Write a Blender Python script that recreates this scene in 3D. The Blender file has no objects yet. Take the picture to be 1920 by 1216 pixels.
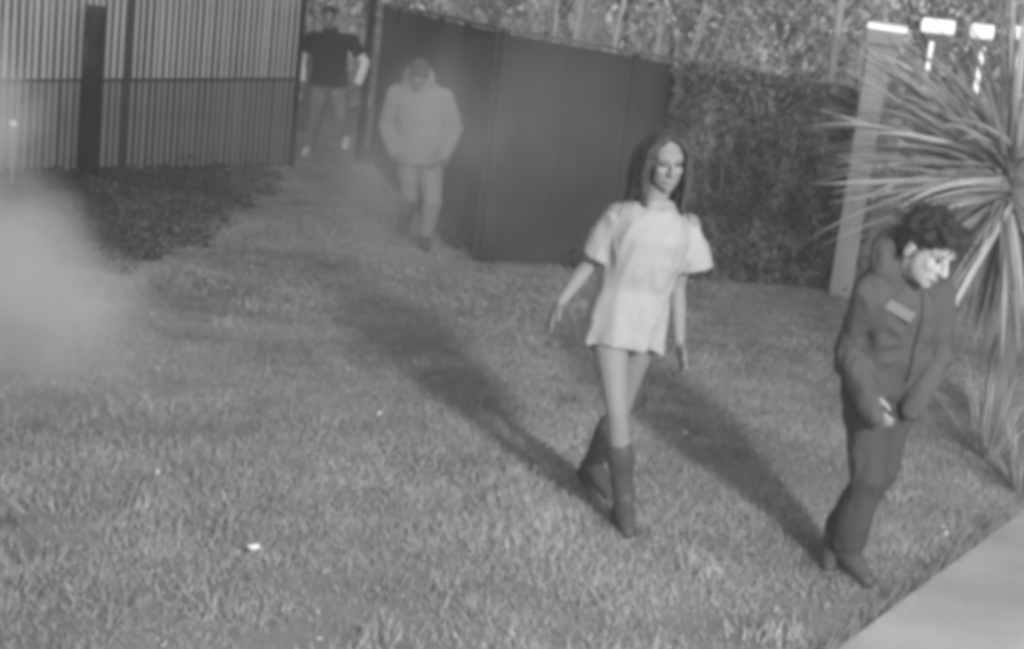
import bpy, bmesh, math, random
import numpy as np
from mathutils import Vector, Matrix, noise
from mathutils.bvhtree import BVHTree

C = bpy.context.scene
COL = C.collection
R = math.radians
random.seed(7)
rng = np.random.default_rng(7)
UP = Vector((0, 0, 1))

# ------------------------------------------------------------------ camera
CAM_H, PITCH, ROLL = 2.05, 11.9, 6.5
cam = bpy.data.cameras.new('camera')
cam.sensor_width = 36.0
cam.lens = 2800 / 1920 * 36
cam.clip_start = 0.1
cam.clip_end = 300
camo = bpy.data.objects.new('camera', cam)
COL.objects.link(camo)
camo.matrix_world = (Matrix.Translation((0, 0, CAM_H)) @ Matrix.Rotation(R(90 - PITCH), 4, 'X')
                     @ Matrix.Rotation(R(ROLL), 4, 'Z'))
C.camera = camo

# ------------------------------------------------------------------ night sky, infrared flood lamp, exposure
world = bpy.data.worlds.new('World')
C.world = world
world.use_nodes = True
wn, wl = world.node_tree.nodes, world.node_tree.links
wn.clear()
sky = wn.new('ShaderNodeTexSky')
sky.sky_type = 'NISHITA'
sky.sun_disc = False
sky.sun_elevation = R(24)
sky.sun_rotation = R(160)
bw = wn.new('ShaderNodeRGBToBW')            # the camera records infrared: no colour
bg = wn.new('ShaderNodeBackground')
bg.inputs['Strength'].default_value = 0.16
wo = wn.new('ShaderNodeOutputWorld')
wl.new(sky.outputs[0], bw.inputs[0])
wl.new(bw.outputs[0], bg.inputs['Color'])
wl.new(bg.outputs[0], wo.inputs['Surface'])

# the floodlight on the house wall, right of and behind the camera: its shadows fan out across the lawn
lamp = bpy.data.lights.new('floodlight', 'SPOT')
lamp.energy = 2050
lamp.spot_size = R(72)
lamp.spot_blend = 0.5
lamp.shadow_soft_size = 0.24
lampo = bpy.data.objects.new('floodlight', lamp)
COL.objects.link(lampo)
lampo.location = (2.9, -0.3, 3.4)
lampo.rotation_euler = (Vector((0.6, 8.5, 0.3)) - Vector(lampo.location)).to_track_quat('-Z', 'Y').to_euler()

C.view_settings.view_transform = 'Standard'
C.view_settings.look = 'None'
C.view_settings.gamma = 1.0
C.view_settings.use_curve_mapping = False
C.view_settings.exposure = 0.0
C.render.engine = 'CYCLES'
C.cycles.filter_width = 5.6                   # a soft surveillance lens
C.cycles.volume_bounces = 1
C.cycles.max_bounces = 6
C.cycles.volume_step_rate = 2.0

# ------------------------------------------------------------------ materials (all grey: an infrared picture)
def mat(name, v, rough=0.85, var=0.15, scale=6.0, bump=0.0, bscale=60.0, stretch=None, attr=None, spec=0.3):
    m = bpy.data.materials.new(name)
    m.use_nodes = True
    n, l = m.node_tree.nodes, m.node_tree.links
    p = n['Principled BSDF']
    p.inputs['Roughness'].default_value = rough
    p.inputs['Specular IOR Level'].default_value = spec
    tc = n.new('ShaderNodeTexCoord')
    src = tc.outputs['Object']
    if stretch:
        mp = n.new('ShaderNodeMapping')
        mp.inputs['Scale'].default_value = stretch
        l.new(src, mp.inputs['Vector'])
        src = mp.outputs[0]
    nt = n.new('ShaderNodeTexNoise')
    nt.inputs['Scale'].default_value = scale
    nt.inputs['Detail'].default_value = 5
    l.new(src, nt.inputs['Vector'])
    mr = n.new('ShaderNodeMapRange')
    mr.inputs['From Min'].default_value = 0.3
    mr.inputs['From Max'].default_value = 0.7
    mr.inputs['To Min'].default_value = v * (1 - var)
    mr.inputs['To Max'].default_value = v * (1 + var)
    l.new(nt.outputs['Fac'], mr.inputs['Value'])
    out = mr.outputs[0]
    if attr:
        at = n.new('ShaderNodeAttribute')
        at.attribute_name = attr
        mu = n.new('ShaderNodeMath')
        mu.operation = 'MULTIPLY'
        l.new(out, mu.inputs[0])
        l.new(at.outputs['Fac'], mu.inputs[1])
        out = mu.outputs[0]
    l.new(out, p.inputs['Base Color'])
    if bump:
        nb = n.new('ShaderNodeTexNoise')
        nb.inputs['Scale'].default_value = bscale
        nb.inputs['Detail'].default_value = 4
        l.new(src, nb.inputs['Vector'])
        bp = n.new('ShaderNodeBump')
        bp.inputs['Strength'].default_value = bump
        bp.inputs['Distance'].default_value = 0.01
        l.new(nb.outputs['Fac'], bp.inputs['Height'])
        l.new(bp.outputs[0], p.inputs['Normal'])
    return m

M = dict(
    soil=mat('lawn_soil', 0.25, 0.95, 0.3, 1.3, 0.6, 40),
    patch_ground=mat('dark_ground', 0.06, 0.98, 0.35, 2.5, 0.8, 25),
    weed=mat('dark_weed', 0.075, 0.85, 0.3, 2.0, attr='tint'),
    grass=mat('grass_blades', 0.36, 0.7, 0.2, 1.1, attr='tint'),
    concrete=mat('concrete', 0.41, 0.9, 0.22, 1.6, 0.4, 60),
    slat_pale=mat('upper_slat_pale', 0.50, 0.7, 0.15, 4, 0.2, 30, (6, 6, 0.6)),
    slat_dull=mat('lower_slat_dull', 0.25, 0.8, 0.2, 4, 0.2, 30, (6, 6, 0.6)),
    backing=mat('dark_backing', 0.05, 0.9, 0.2, 3),
    dark_timber=mat('dark_timber', 0.012, 0.95, 0.4, 5, 0.3, 40, (5, 5, 0.6)),
    steel=mat('dark_fence_steel', 0.038, 0.8, 0.28, 1.6),
    steel_rail=mat('fence_capping', 0.10, 0.6, 0.15, 2),
    hedge=mat('hedge_leaf', 0.14, 0.8, 0.3, 2.0, attr='tint'),
    leaf_far=mat('pale_tree_leaf', 0.60, 0.9, 0.2, 0.6, attr='tint', spec=0.05),
    flax=mat('strap_leaf', 0.42, 0.6, 0.25, 1.5, attr='tint'),
    yucca=mat('yucca_leaf', 0.42, 0.75, 0.2, 2.0, attr='tint'),
    bark=mat('bark', 0.18, 0.95, 0.3, 8, 0.6, 30, (3, 3, 0.7)),
    pale_bark=mat('pale_bark', 0.42, 0.9, 0.2, 8, 0.3, 30, (3, 3, 0.7)),
    post=mat('pale_timber_post', 0.36, 0.85, 0.12, 5, 0.2, 30, (5, 5, 0.5)),
    added_glow=mat('white_added_glow', 0.85, 0.5, 0.02, 6),
    dull_post=mat('weathered_dull_post', 0.16, 0.9, 0.3, 5, 0.3, 30, (5, 5, 0.5)),
    white=mat('white_paint', 0.82, 0.5, 0.05, 6),
    skin=mat('skin', 0.25, 0.6, 0.05, 12, 0.08, 150),
    skin_pale=mat('pale_skin', 0.37, 0.6, 0.05, 12, 0.08, 150),
    lips=mat('lips', 0.25, 0.5, 0.05, 12),
    eye=mat('eye', 0.03, 0.2, 0.05, 12),
    hair=mat('dark_hair', 0.035, 0.6, 0.35, 25, 0.8, 60, (4, 4, 0.6)),
    hair_mid=mat('brown_hair', 0.07, 0.55, 0.35, 25, 0.8, 60, (4, 4, 0.6)),
    hair_grey=mat('greyish_hair', 0.10, 0.6, 0.3, 25, 0.8, 60, (4, 4, 0.6)),
    dress=mat('white_cotton', 0.36, 0.9, 0.04, 8, 0.25, 22),
    boot=mat('black_leather', 0.085, 0.55, 0.2, 10, 0.2, 60),
    sole=mat('rubber_sole', 0.05, 0.8, 0.2, 10),
    jacket=mat('grey_jacket', 0.085, 0.9, 0.08, 6, 0.5, 14),
    trousers=mat('dark_trousers', 0.062, 0.95, 0.12, 7, 0.5, 14),
    badge=mat('pale_badge', 0.19, 0.6, 0.05, 10),
    hoodie=mat('pale_hoodie', 0.29, 0.95, 0.06, 6, 0.4, 16),
    joggers=mat('pale_joggers', 0.27, 0.95, 0.06, 6, 0.4, 16),
    tee=mat('black_tee', 0.014, 0.95, 0.1, 6, 0.3, 16),
    denim=mat('grey_denim', 0.24, 0.95, 0.2, 9, 0.3, 20, (2, 2, 0.5)),
    cream=mat('white_sleeve', 0.88, 0.9, 0.05, 8, 0.3, 20),
    paper=mat('white_paper', 0.8, 0.7, 0.03, 20),
    glint=mat('reflector_white', 0.9, 0.3, 0.02, 20),
)

_p = M['added_glow'].node_tree.nodes['Principled BSDF']      # emission added to brighten the white post caps, strips and disc; not lamps
_p.inputs['Emission Color'].default_value = (1, 1, 1, 1)
_p.inputs['Emission Strength'].default_value = 0.55

# ------------------------------------------------------------------ object helpers
def link(name, me, m, parent=None, base=None, smooth=False):
    if base is not None:
        me.transform(Matrix.Translation(-Vector(base)))
    o = bpy.data.objects.new(name, me)
    COL.objects.link(o)
    if m is not None:
        if me.materials:
            me.materials[0] = m
        else:
            me.materials.append(m)
    if parent is not None:
        o.parent = parent
    if smooth:
        me.polygons.foreach_set('use_smooth', [True] * len(me.polygons))
    return o

def tag(o, label=None, cat=None, group=None, kind=None):
    for k, v in (('label', label), ('category', cat), ('group', group), ('kind', kind)):
        if v:
            o[k] = v
    return o

def thing(name, label, cat, loc, group=None):
    o = bpy.data.objects.new(name, None)
    o.empty_display_size = 0.1
    COL.objects.link(o)
    o.location = loc
    return tag(o, label, cat, group)

def rawmesh(name, V, F):
    me = bpy.data.meshes.new(name)
    me.from_pydata([tuple(v) for v in V], [], F)
    me.update()
    return me

def trimesh(name, V, F, tint=None):
    """numpy mesh of equal polygons: V (n,3), F (m,k); optional per-vertex tint"""
    me = bpy.data.meshes.new(name)
    m, k = F.shape
    me.vertices.add(len(V))
    me.vertices.foreach_set('co', np.asarray(V, np.float32).ravel())
    me.loops.add(m * k)
    me.loops.foreach_set('vertex_index', F.astype(np.int32).ravel())
    me.polygons.add(m)
    me.polygons.foreach_set('loop_start', np.arange(0, m * k, k, dtype=np.int32))
    me.polygons.foreach_set('loop_total', np.full(m, k, np.int32))
    me.update(calc_edges=True)
    a = me.attributes.new('tint', 'FLOAT', 'POINT')
    a.data.foreach_set('value', np.asarray(tint if tint is not None else np.ones(len(V)), np.float32))
    return me

def box_mesh(name, size, bevel=0.0, center=(0, 0, 0)):
    bm = bmesh.new()
    bmesh.ops.create_cube(bm, size=1.0)
    bmesh.ops.scale(bm, vec=size, verts=bm.verts)
    if bevel:
        bmesh.ops.bevel(bm, geom=list(bm.edges), offset=bevel, segments=1, affect='EDGES')
    bmesh.ops.translate(bm, vec=center, verts=bm.verts)
    me = bpy.data.meshes.new(name)
    bm.to_mesh(me)
    bm.free()
    return me

class Solid:
    """closed pieces that are fused into one continuous surface"""
    def __init__(s):
        s.V, s.F = [], []
    def loft(s, rings):
        n = len(rings[0])
        c0 = sum((Vector(p) for p in rings[0]), Vector()) / n
        turn = sum(((Vector(rings[0][k]) - c0).cross(Vector(rings[0][(k + 1) % n]) - c0) for k in range(n)), Vector())
        c1 = next((c for c in (sum((Vector(p) for p in r), Vector()) / n for r in rings[1:]) if (c - c0).length > 1e-5), c0)
        if turn.dot(c1 - c0) < 0:              # keep every piece facing outwards
            rings = [list(reversed(r)) for r in rings]
        b = len(s.V)
        for r in rings:
            s.V.extend(Vector(p) for p in r)
        for i in range(len(rings) - 1):
            for k in range(n):
                k2 = (k + 1) % n
                s.F.append((b + i * n + k, b + i * n + k2, b + (i + 1) * n + k2, b + (i + 1) * n + k))
        s.F.append(tuple(b + k for k in reversed(range(n))))
        e = b + (len(rings) - 1) * n
        s.F.append(tuple(e + k for k in range(n)))
    def tube(s, pts, rads, n=12, ends=True):
        pts = [Vector(p) for p in pts]
        P, Rr, T = [], [], []
        for i, p in enumerate(pts):
            if i == 0: t = pts[1] - p
            elif i == len(pts) - 1: t = p - pts[i - 1]
            else: t = (pts[i + 1] - p).normalized() + (p - pts[i - 1]).normalized()
            T.append(t.normalized())
        if ends:
            for a in (80, 55, 28):
                P.append(pts[0] - T[0] * rads[0] * math.sin(R(a))); Rr.append(rads[0] * math.cos(R(a)))
        st = len(P)
        P += pts; Rr += list(rads)
        if ends:
            for a in (28, 55, 80):
                P.append(pts[-1] + T[-1] * rads[-1] * math.sin(R(a))); Rr.append(rads[-1] * math.cos(R(a)))
        TT = [T[0]] * st + T + [T[-1]] * (len(P) - st - len(T))
        x = TT[0].orthogonal().normalized()
        rings = []
        for p, r, t in zip(P, Rr, TT):
            x = (x - t * x.dot(t)).normalized()
            y = t.cross(x)
            rings.append([p + x * (r * math.cos(2 * math.pi * k / n)) + y * (r * math.sin(2 * math.pi * k / n)) for k in range(n)])
        s.loft(rings)
    def ell(s, c, rad, X=Vector((1, 0, 0)), Y=Vector((0, 1, 0)), Z=UP, n=14):
        rings = []
        for i in range(1, 10):
            a = math.pi * i / 10 - math.pi / 2
            rings.append([Vector(c) + Z * (rad[2] * math.sin(a)) + X * (rad[0] * math.cos(a) * math.cos(2 * math.pi * k / n))
                          + Y * (rad[1] * math.cos(a) * math.sin(2 * math.pi * k / n)) for k in range(n)])
        s.loft(rings)
    def fuse(s, name, voxel=0.008, smooth=4, fold=0.0, fscale=9.0, seed=0):
        me = rawmesh(name, s.V, s.F)
        o = bpy.data.objects.new('temporary', me)
        COL.objects.link(o)
        a = o.modifiers.new('r', 'REMESH'); a.mode = 'VOXEL'; a.voxel_size = voxel
        b = o.modifiers.new('s', 'SMOOTH'); b.factor = 0.5; b.iterations = smooth
        dg = bpy.context.evaluated_depsgraph_get()
        out = bpy.data.meshes.new_from_object(o.evaluated_get(dg))
        bpy.data.objects.remove(o)
        bpy.data.meshes.remove(me)
        out.name = name
        if fold:
            ns = [v.normal.copy() for v in out.vertices]
            for v, nn in zip(out.vertices, ns):
                q = Vector((v.co.x * fscale, v.co.y * fscale, v.co.z * fscale * 0.55 + seed))
                v.co += nn * (fold * (0.8 * noise.noise(q) + 0.55 * (0.45 - 2.2 * abs(noise.noise(q * 1.7 + Vector((7, 3, 1)))))))
            out.update()
        return out

def ring(c, X, Y, a, b, n=28, p=2.4, mod=0.0, freq=7, ph=0.0):
    out = []
    for k in range(n):
        t = 2 * math.pi * k / n
        cs, sn = math.cos(t), math.sin(t)
        q = (abs(cs) ** p + abs(sn) ** p) ** (-1 / p)
        q *= 1 + mod * math.sin(freq * t + ph)
        out.append(Vector(c) + X * (a * q * cs) + Y * (b * q * sn))
    return out

# ------------------------------------------------------------------ ground
ground = link('lawn', rawmesh('lawn', [(-80, -20, 0), (80, -20, 0), (80, 140, 0), (-80, 140, 0)], [(0, 1, 2, 3)]), M['soil'])
tag(ground, kind='structure')

# darker ground patch along the foot of the batten fence, with the grass thinned out
PATCH_EDGE = [(-5.3, 13.2), (-5.25, 14.5), (-3.1, 16.3), (-2.95, 14.2), (-3.0, 12.6), (-2.95, 11.3), (-3.1, 10.3), (-3.75, 11.3), (-4.35, 12.4)]
def patch_depth(x, y):
    """how far inside (positive) or outside the ragged edge of the dark patch"""
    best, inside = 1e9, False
    for (ax_, ay_), (bx_, by_) in zip(PATCH_EDGE, PATCH_EDGE[1:] + PATCH_EDGE[:1]):
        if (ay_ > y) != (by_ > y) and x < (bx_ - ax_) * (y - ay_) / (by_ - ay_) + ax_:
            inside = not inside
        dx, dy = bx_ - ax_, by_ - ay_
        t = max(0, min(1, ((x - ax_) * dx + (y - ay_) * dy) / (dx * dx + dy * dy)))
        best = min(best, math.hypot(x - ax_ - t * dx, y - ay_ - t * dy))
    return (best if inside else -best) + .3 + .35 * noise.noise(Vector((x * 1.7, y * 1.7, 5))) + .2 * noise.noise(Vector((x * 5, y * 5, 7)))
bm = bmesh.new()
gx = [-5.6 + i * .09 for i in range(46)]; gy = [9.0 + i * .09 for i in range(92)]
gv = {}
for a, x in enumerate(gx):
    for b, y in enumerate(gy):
        gv[a, b] = (x, y, max(-.05, min(.007, .006 + .04 * patch_depth(x, y))) + .006 * noise.noise(Vector((x * 6, y * 6, 2))))
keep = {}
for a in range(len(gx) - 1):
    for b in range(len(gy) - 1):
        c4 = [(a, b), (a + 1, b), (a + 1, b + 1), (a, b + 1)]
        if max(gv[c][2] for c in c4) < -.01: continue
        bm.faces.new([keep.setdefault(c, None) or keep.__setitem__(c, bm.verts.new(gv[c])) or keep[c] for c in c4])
me = bpy.data.meshes.new('dark_ground_patch'); bm.to_mesh(me); bm.free()
tag(link('dark_ground_patch', me, M['patch_ground'], None, None, True), kind='structure')

wp = [(x, y) for x, y in zip(rng.uniform(-5.4, -2.4, 5000), rng.uniform(9.3, 16.2, 5000)) if patch_depth(x, y) > -.1 and noise.noise(Vector((x * 3, y * 3, 9))) > -.1]
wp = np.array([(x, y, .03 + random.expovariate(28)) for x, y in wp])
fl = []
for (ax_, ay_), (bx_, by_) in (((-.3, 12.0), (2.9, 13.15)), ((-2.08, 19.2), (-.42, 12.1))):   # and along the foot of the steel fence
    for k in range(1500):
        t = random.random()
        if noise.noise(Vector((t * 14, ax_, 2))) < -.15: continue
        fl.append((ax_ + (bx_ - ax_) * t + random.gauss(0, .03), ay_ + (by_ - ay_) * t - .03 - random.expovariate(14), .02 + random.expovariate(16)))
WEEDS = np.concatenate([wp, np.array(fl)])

# concrete slab: its long edge crosses the right-hand corner of the view
E0, E1 = Vector((1.32, 4.91, 0)), Vector((2.46, 6.65, 0))
ed = (E1 - E0).normalized()
en = Vector((ed.y, -ed.x, 0))                 # towards the slab
bm = bmesh.new()
q = [E0 - ed * 6, E0 + ed * 6, E0 + ed * 6 + en * 4, E0 - ed * 6 + en * 4]
vs = [bm.verts.new(v + UP * 0.07) for v in q] + [bm.verts.new(v - UP * 0.1) for v in q]
bm.faces.new(vs[:4])
for i in range(4):
    bm.faces.new((vs[i], vs[(i + 1) % 4], vs[4 + (i + 1) % 4], vs[4 + i]))
bmesh.ops.recalc_face_normals(bm, faces=bm.faces)
bmesh.ops.bevel(bm, geom=[e for e in bm.edges if abs(e.verts[0].co.z - 0.07) < .001 and abs(e.verts[1].co.z - 0.07) < .001],
                offset=0.008, segments=2, affect='EDGES')
me = bpy.data.meshes.new('concrete_path')
bm.to_mesh(me); bm.free()
tag(link('concrete_path', me, M['concrete']), kind='structure')

# ------------------------------------------------------------------ left fence: battens on a dark backing, one rail
FA, FB = Vector((-5.06, 13.75, 0)), Vector((-2.74, 17.0, 0))
fd = (FB - FA).normalized()
fn = Vector((fd.y, -fd.x, 0))                 # towards the lawn
FL = (FB - FA).length
frot = math.atan2(fd.y, fd.x)
def railz(t): return 0.86 + 0.13 * t
fence = thing('batten_fence', 'tall fence of narrow pale vertical battens with one rail at the left', 'fence', FA)
fence.rotation_euler.z = frot
# local frame: x along the fence, -y towards the lawn
link('backing_panel', box_mesh('backing_panel', (FL, 0.03, 2.25), 0, (FL / 2, 0.035, 1.12)), M['backing'], fence)
NS = 48
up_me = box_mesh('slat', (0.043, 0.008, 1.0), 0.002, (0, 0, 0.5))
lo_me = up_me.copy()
up_me.materials.append(M['slat_pale']); lo_me.materials.append(M['slat_dull'])  # lower battens get a darker tone than the upper ones
for i in range(NS):
    t = (i + 0.5) / NS
    x = t * FL
    if i in (19,):                            # a missing batten leaves a dark gap
        continue
    z = railz(t)
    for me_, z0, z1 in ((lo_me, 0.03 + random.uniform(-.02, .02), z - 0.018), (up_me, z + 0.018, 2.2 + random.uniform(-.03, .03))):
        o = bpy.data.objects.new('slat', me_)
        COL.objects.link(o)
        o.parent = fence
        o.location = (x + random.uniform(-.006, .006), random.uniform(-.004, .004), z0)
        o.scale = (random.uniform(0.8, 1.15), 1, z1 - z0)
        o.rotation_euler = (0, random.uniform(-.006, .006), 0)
bm = bmesh.new()
for zz in (-0.014, 0.014):
    for x in (0, FL):
        for y in (-0.012, 0.018):
            bm.verts.new((x, y, railz(x / FL) + zz))
bmesh.ops.convex_hull(bm, input=bm.verts)
me = bpy.data.meshes.new('rail'); bm.to_mesh(me); bm.free()
link('rail', me, M['backing'], fence)
link('end_post', box_mesh('end_post', (0.07, 0.07, 2.3), 0.006, (FL + 0.04, 0.02, 1.15)), M['dark_timber'], fence)
# dark round-backed post standing in front of the battens
bm = bmesh.new()
for k in range(9):
    z = k * 1.66 / 8
    for a in range(10):
        rr = 0.082 + 0.008 * math.sin(a * 2.1 + k) + (0.02 if k == 0 else 0)
        bm.verts.new((rr * math.cos(a * math.pi / 5), rr * math.sin(a * math.pi / 5), z - 0.03))
bm.verts.ensure_lookup_table()
for k in range(8):
    for a in range(10):
        bm.faces.new((bm.verts[k * 10 + a], bm.verts[k * 10 + (a + 1) % 10], bm.verts[k * 10 + 10 + (a + 1) % 10], bm.verts[k * 10 + 10 + a]))
bm.faces.new([bm.verts[80 + a] for a in range(10)])
me = bpy.data.meshes.new('timber_post'); bm.to_mesh(me); bm.free()
o = link('timber_post', me, M['dark_timber'], smooth=True)
o.location = (-4.24, 14.35, 0)
tag(o, 'dark rough post standing in front of the batten fence', 'post')

# ------------------------------------------------------------------ dark steel fence: along the back and down the side to the gate
def steel_fence(label, a, b, ha, hb, npan):
    a, b = Vector(a), Vector(b)
    d = b - a
    L = d.length
    root = thing('steel_fence', label, 'fence', a)
    root.rotation_euler.z = math.atan2(d.y, d.x)
    for i in range(npan):
        x0, x1 = L * i / npan + 0.03, L * (i + 1) / npan - 0.03
        V, F = [], []
        n = int((x1 - x0) / 0.03)
        for k in range(n + 1):
            x = x0 + (x1 - x0) * k / n
            y = 0.004 * max(-1, min(1, 2.4 * math.sin(2 * math.pi * x / 0.19)))
            h = ha + (hb - ha) * x / L
            V += [(x, y, 0.02), (x, y, h)]
        for k in range(n):
            F.append((2 * k, 2 * k + 2, 2 * k + 3, 2 * k + 1))
        me = rawmesh('panel', V, F)
        o = link('panel', me, M['steel'], root)
        o.modifiers.new('t', 'SOLIDIFY').thickness = 0.004
    for i in range(npan + 1):
        x = L * i / npan
        h = ha + (hb - ha) * x / L
        link('post', box_mesh('post', (0.055, 0.055, h + 0.02), 0.004, (x, 0, h / 2 + 0.01)), M['steel'], root)
    V = []
    for x in (-0.03, L + 0.03):
        h = ha + (hb - ha) * max(0, min(1, x / L))
        V += [(x, -0.03, h + 0.022), (x, 0.03, h + 0.022), (x, 0.03, h + 0.05), (x, -0.03, h + 0.05)]
    me = rawmesh('capping', V, [(0, 1, 2, 3), (4, 7, 6, 5), (0, 4, 5, 1), (1, 5, 6, 2), (2, 6, 7, 3), (3, 7, 4, 0)])
    link('capping', me, M['steel_rail'], root)
    return root
steel_fence('dark ribbed steel fence behind the woman, across the back of the lawn', (-0.30, 12.05, 0), (2.9, 13.2, 0), 1.84, 1.62, 3)
steel_fence('dark ribbed steel fence running back behind the blurred pale figure', (-2.03, 19.2, 0), (-0.36, 12.12, 0), 1.88, 1.84, 5)
o = link('gate_post', box_mesh('gate_post', (0.1, 0.1, 2.05), 0.01, (0, 0, 1.02)), M['dark_timber'])
o.location = (-2.12, 18.5, 0)
tag(o, 'dark gate post beside the man in the black shirt', 'post')

# ------------------------------------------------------------------ leaves
def leaf_cloud(name, pts, size, dirs=None, tint=None, spread=1.0):
    """one bent leaf quad (two triangles along a fold) per point"""
    n = len(pts)
    d = rng.normal(size=(n, 3)) * spread
    if dirs is not None: d += dirs
    d /= np.linalg.norm(d, axis=1)[:, None] + 1e-9
    u = np.cross(d, rng.normal(size=(n, 3)))
    u /= np.linalg.norm(u, axis=1)[:, None] + 1e-9
    w = np.cross(d, u)
    s = size * rng.uniform(0.6, 1.4, n)[:, None]
    V = np.empty((n, 4, 3))
    V[:, 0] = pts - u * s
    V[:, 1] = pts + w * s * 0.45 + d * s * 0.12
    V[:, 2] = pts + u * s
    V[:, 3] = pts - w * s * 0.45 + d * s * 0.12
    F = np.arange(n * 4).reshape(n, 4)
    tn = rng.uniform(0.55, 1.45, n) if tint is None else tint
    return trimesh(name, V.reshape(-1, 3), F, np.repeat(tn, 4))

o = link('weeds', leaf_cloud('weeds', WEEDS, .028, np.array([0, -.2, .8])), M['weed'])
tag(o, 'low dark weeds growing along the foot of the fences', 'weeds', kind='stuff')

# hedge creeper: leafy mass over the right half of the back fence
def hedge(label, a, b, h0, h1, th, n, loc_z=0.0):
    a, b = Vector(a), Vector(b)
    d = b - a
    L = d.length
    root = thing('hedge', label, 'hedge', a)
    root.rotation_euler.z = math.atan2(d.y, d.x)
    t = rng.uniform(0, 1, n)
    zz = rng.uniform(0, 1, n) ** 0.9
    side = rng.uniform(0, 1, n)
    top = h0 + (h1 - h0) * t
    wob = np.array([noise.noise(Vector((x * L * 2.2, z * 3.0, 3.1))) for x, z in zip(t, zz)])
    wob2 = np.array([noise.noise(Vector((x * L * 5.5, z * 7.0, 8.1))) for x, z in zip(t, zz)])
    y = -th * (0.5 + 0.6 * wob + 0.35 * wob2) * (1 - 0.4 * zz) - rng.exponential(0.02, n)
    istop = side < 0.22
    y = np.where(istop, y * rng.uniform(0, 1, n), y)
    z = np.where(istop, top + 0.12 * wob + 0.10 * wob2 + rng.exponential(0.03, n), zz * top)
    pts = np.stack([t * L, y, z], 1)
    tint = np.clip(1.0 + 0.7 * wob2 + 0.5 * wob, 0.35, 1.9) * rng.uniform(0.6, 1.4, n)
    o = link('foliage', leaf_cloud('foliage', pts, 0.032, np.array([0, -0.5, 0.3]), tint), M['hedge'], root)
    o['kind'] = 'stuff'
    for k in range(9):
        S = Solid()
        x = L * (k + 0.5) / 9 + random.uniform(-.1, .1)
        S.tube([(x, -th * .4, 0), (x + random.uniform(-.1, .1), -th * .35, .6), (x + random.uniform(-.2, .2), -th * .3, 1.2)], (0.015, 0.011, 0.006), 6)
        link('stem', rawmesh('stem', S.V, S.F), M['bark'], root)
    return root
hedge('dark leafy hedge between the woman and the pale timber post', (1.05, 12.42, 0), (2.86, 13.02, 0), 1.66, 1.57, 0.42, 16000)

# ------------------------------------------------------------------ strap-leaved plants
def strap(base, direction, length, width, droop, segs=6, fold=0.25, roll=0.0):
    """folded, tapering, drooping blade: vertices and quads"""
    d = Vector(direction).normalized()
    side = d.cross(UP)
    if side.length < 0.05: side = Vector((1, 0, 0))
    side.normalize()
    side = Matrix.Rotation(roll, 3, d) @ side
    V, F = [], []
    p = Vector(base)
    step = length / segs
    for i in range(segs + 1):
        t = i / segs
        w = width * (0.75 + 0.5 * min(t * 4, 1)) * max(0.03, (1 - t ** 2.2)) * 0.5
        nrm = side.cross(d).normalized()
        V += [p - side * w + nrm * w * fold, p.copy(), p + side * w + nrm * w * fold]
        d = (d + Vector((0, 0, -droop * (0.4 + t)))).normalized()
        p = p + d * step
        if i < segs:
            b = 3 * i
            F += [(b, b + 1, b + 4, b + 3), (b + 1, b + 2, b + 5, b + 4)]
    return V, F

def strap_mesh(name, leaves, tint):
    V, F = [], []
    for v, f in leaves:
        b = len(V)
        V += v
        F += [tuple(i + b for i in q) for q in f]
    me = rawmesh(name, V, F)
    a = me.attributes.new('tint', 'FLOAT', 'POINT')
    a.data.foreach_set('value', np.full(len(V), tint, np.float32))
    return me

def flax(name, label, cat, loc, n, length, m, group=None, width=0.05, lean=0.55):
    root = thing(name, label, cat, loc, group)
    for i in range(n):
        a = random.uniform(0, 2 * math.pi)
        e = random.uniform(0.05, lean)
        d = Vector((math.cos(a) * e, math.sin(a) * e, 1))
        lv = strap((math.cos(a) * .08, math.sin(a) * .08, 0), d, length * random.uniform(.65, 1.1), width * random.uniform(.7, 1.2), random.uniform(.02, .13))
        link('leaf', strap_mesh('leaf', [lv], random.uniform(.5, 1.4)), m, root)
    return root
flax('flax_plant', 'tall strap leaved plant rising above the back fence, fanning out beside the thin pale trunk', 'plant', (0.15, 14.2, 0), 46, 2.75, M['flax'], width=0.06, lean=.42)
flax('flax_plant', 'smaller strap leaved plant above the back fence, to the right of the fanned one', 'plant', (1.15, 14.6, 0), 40, 2.5, M['flax'], width=0.06, lean=.4)
S = Solid()
S.tube([(0, 0, 0), (0.03, 0, 1.2), (0.01, 0.02, 1.9), (0.09, 0, 2.5), (0.06, 0, 3.3)], (0.03, 0.027, 0.024, 0.02, 0.012), 8)
sap = thing('sapling', 'thin pale bare sapling trunk behind the back fence', 'tree', (0.62, 13.7, 0))
link('trunk', rawmesh('trunk', S.V, S.F), M['pale_bark'], sap, smooth=True)
S = Solid()
for k in range(7):
    z = 2.1 + k * .18
    a = random.uniform(0, 6.28)
    S.tube([(0.05, 0, z), (0.05 + .16 * math.cos(a), .16 * math.sin(a), z + .2), (0.05 + .3 * math.cos(a), .3 * math.sin(a), z + .5)], (0.008, 0.006, 0.003), 6)
link('branch', rawmesh('branch', S.V, S.F), M['pale_bark'], sap)

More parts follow.
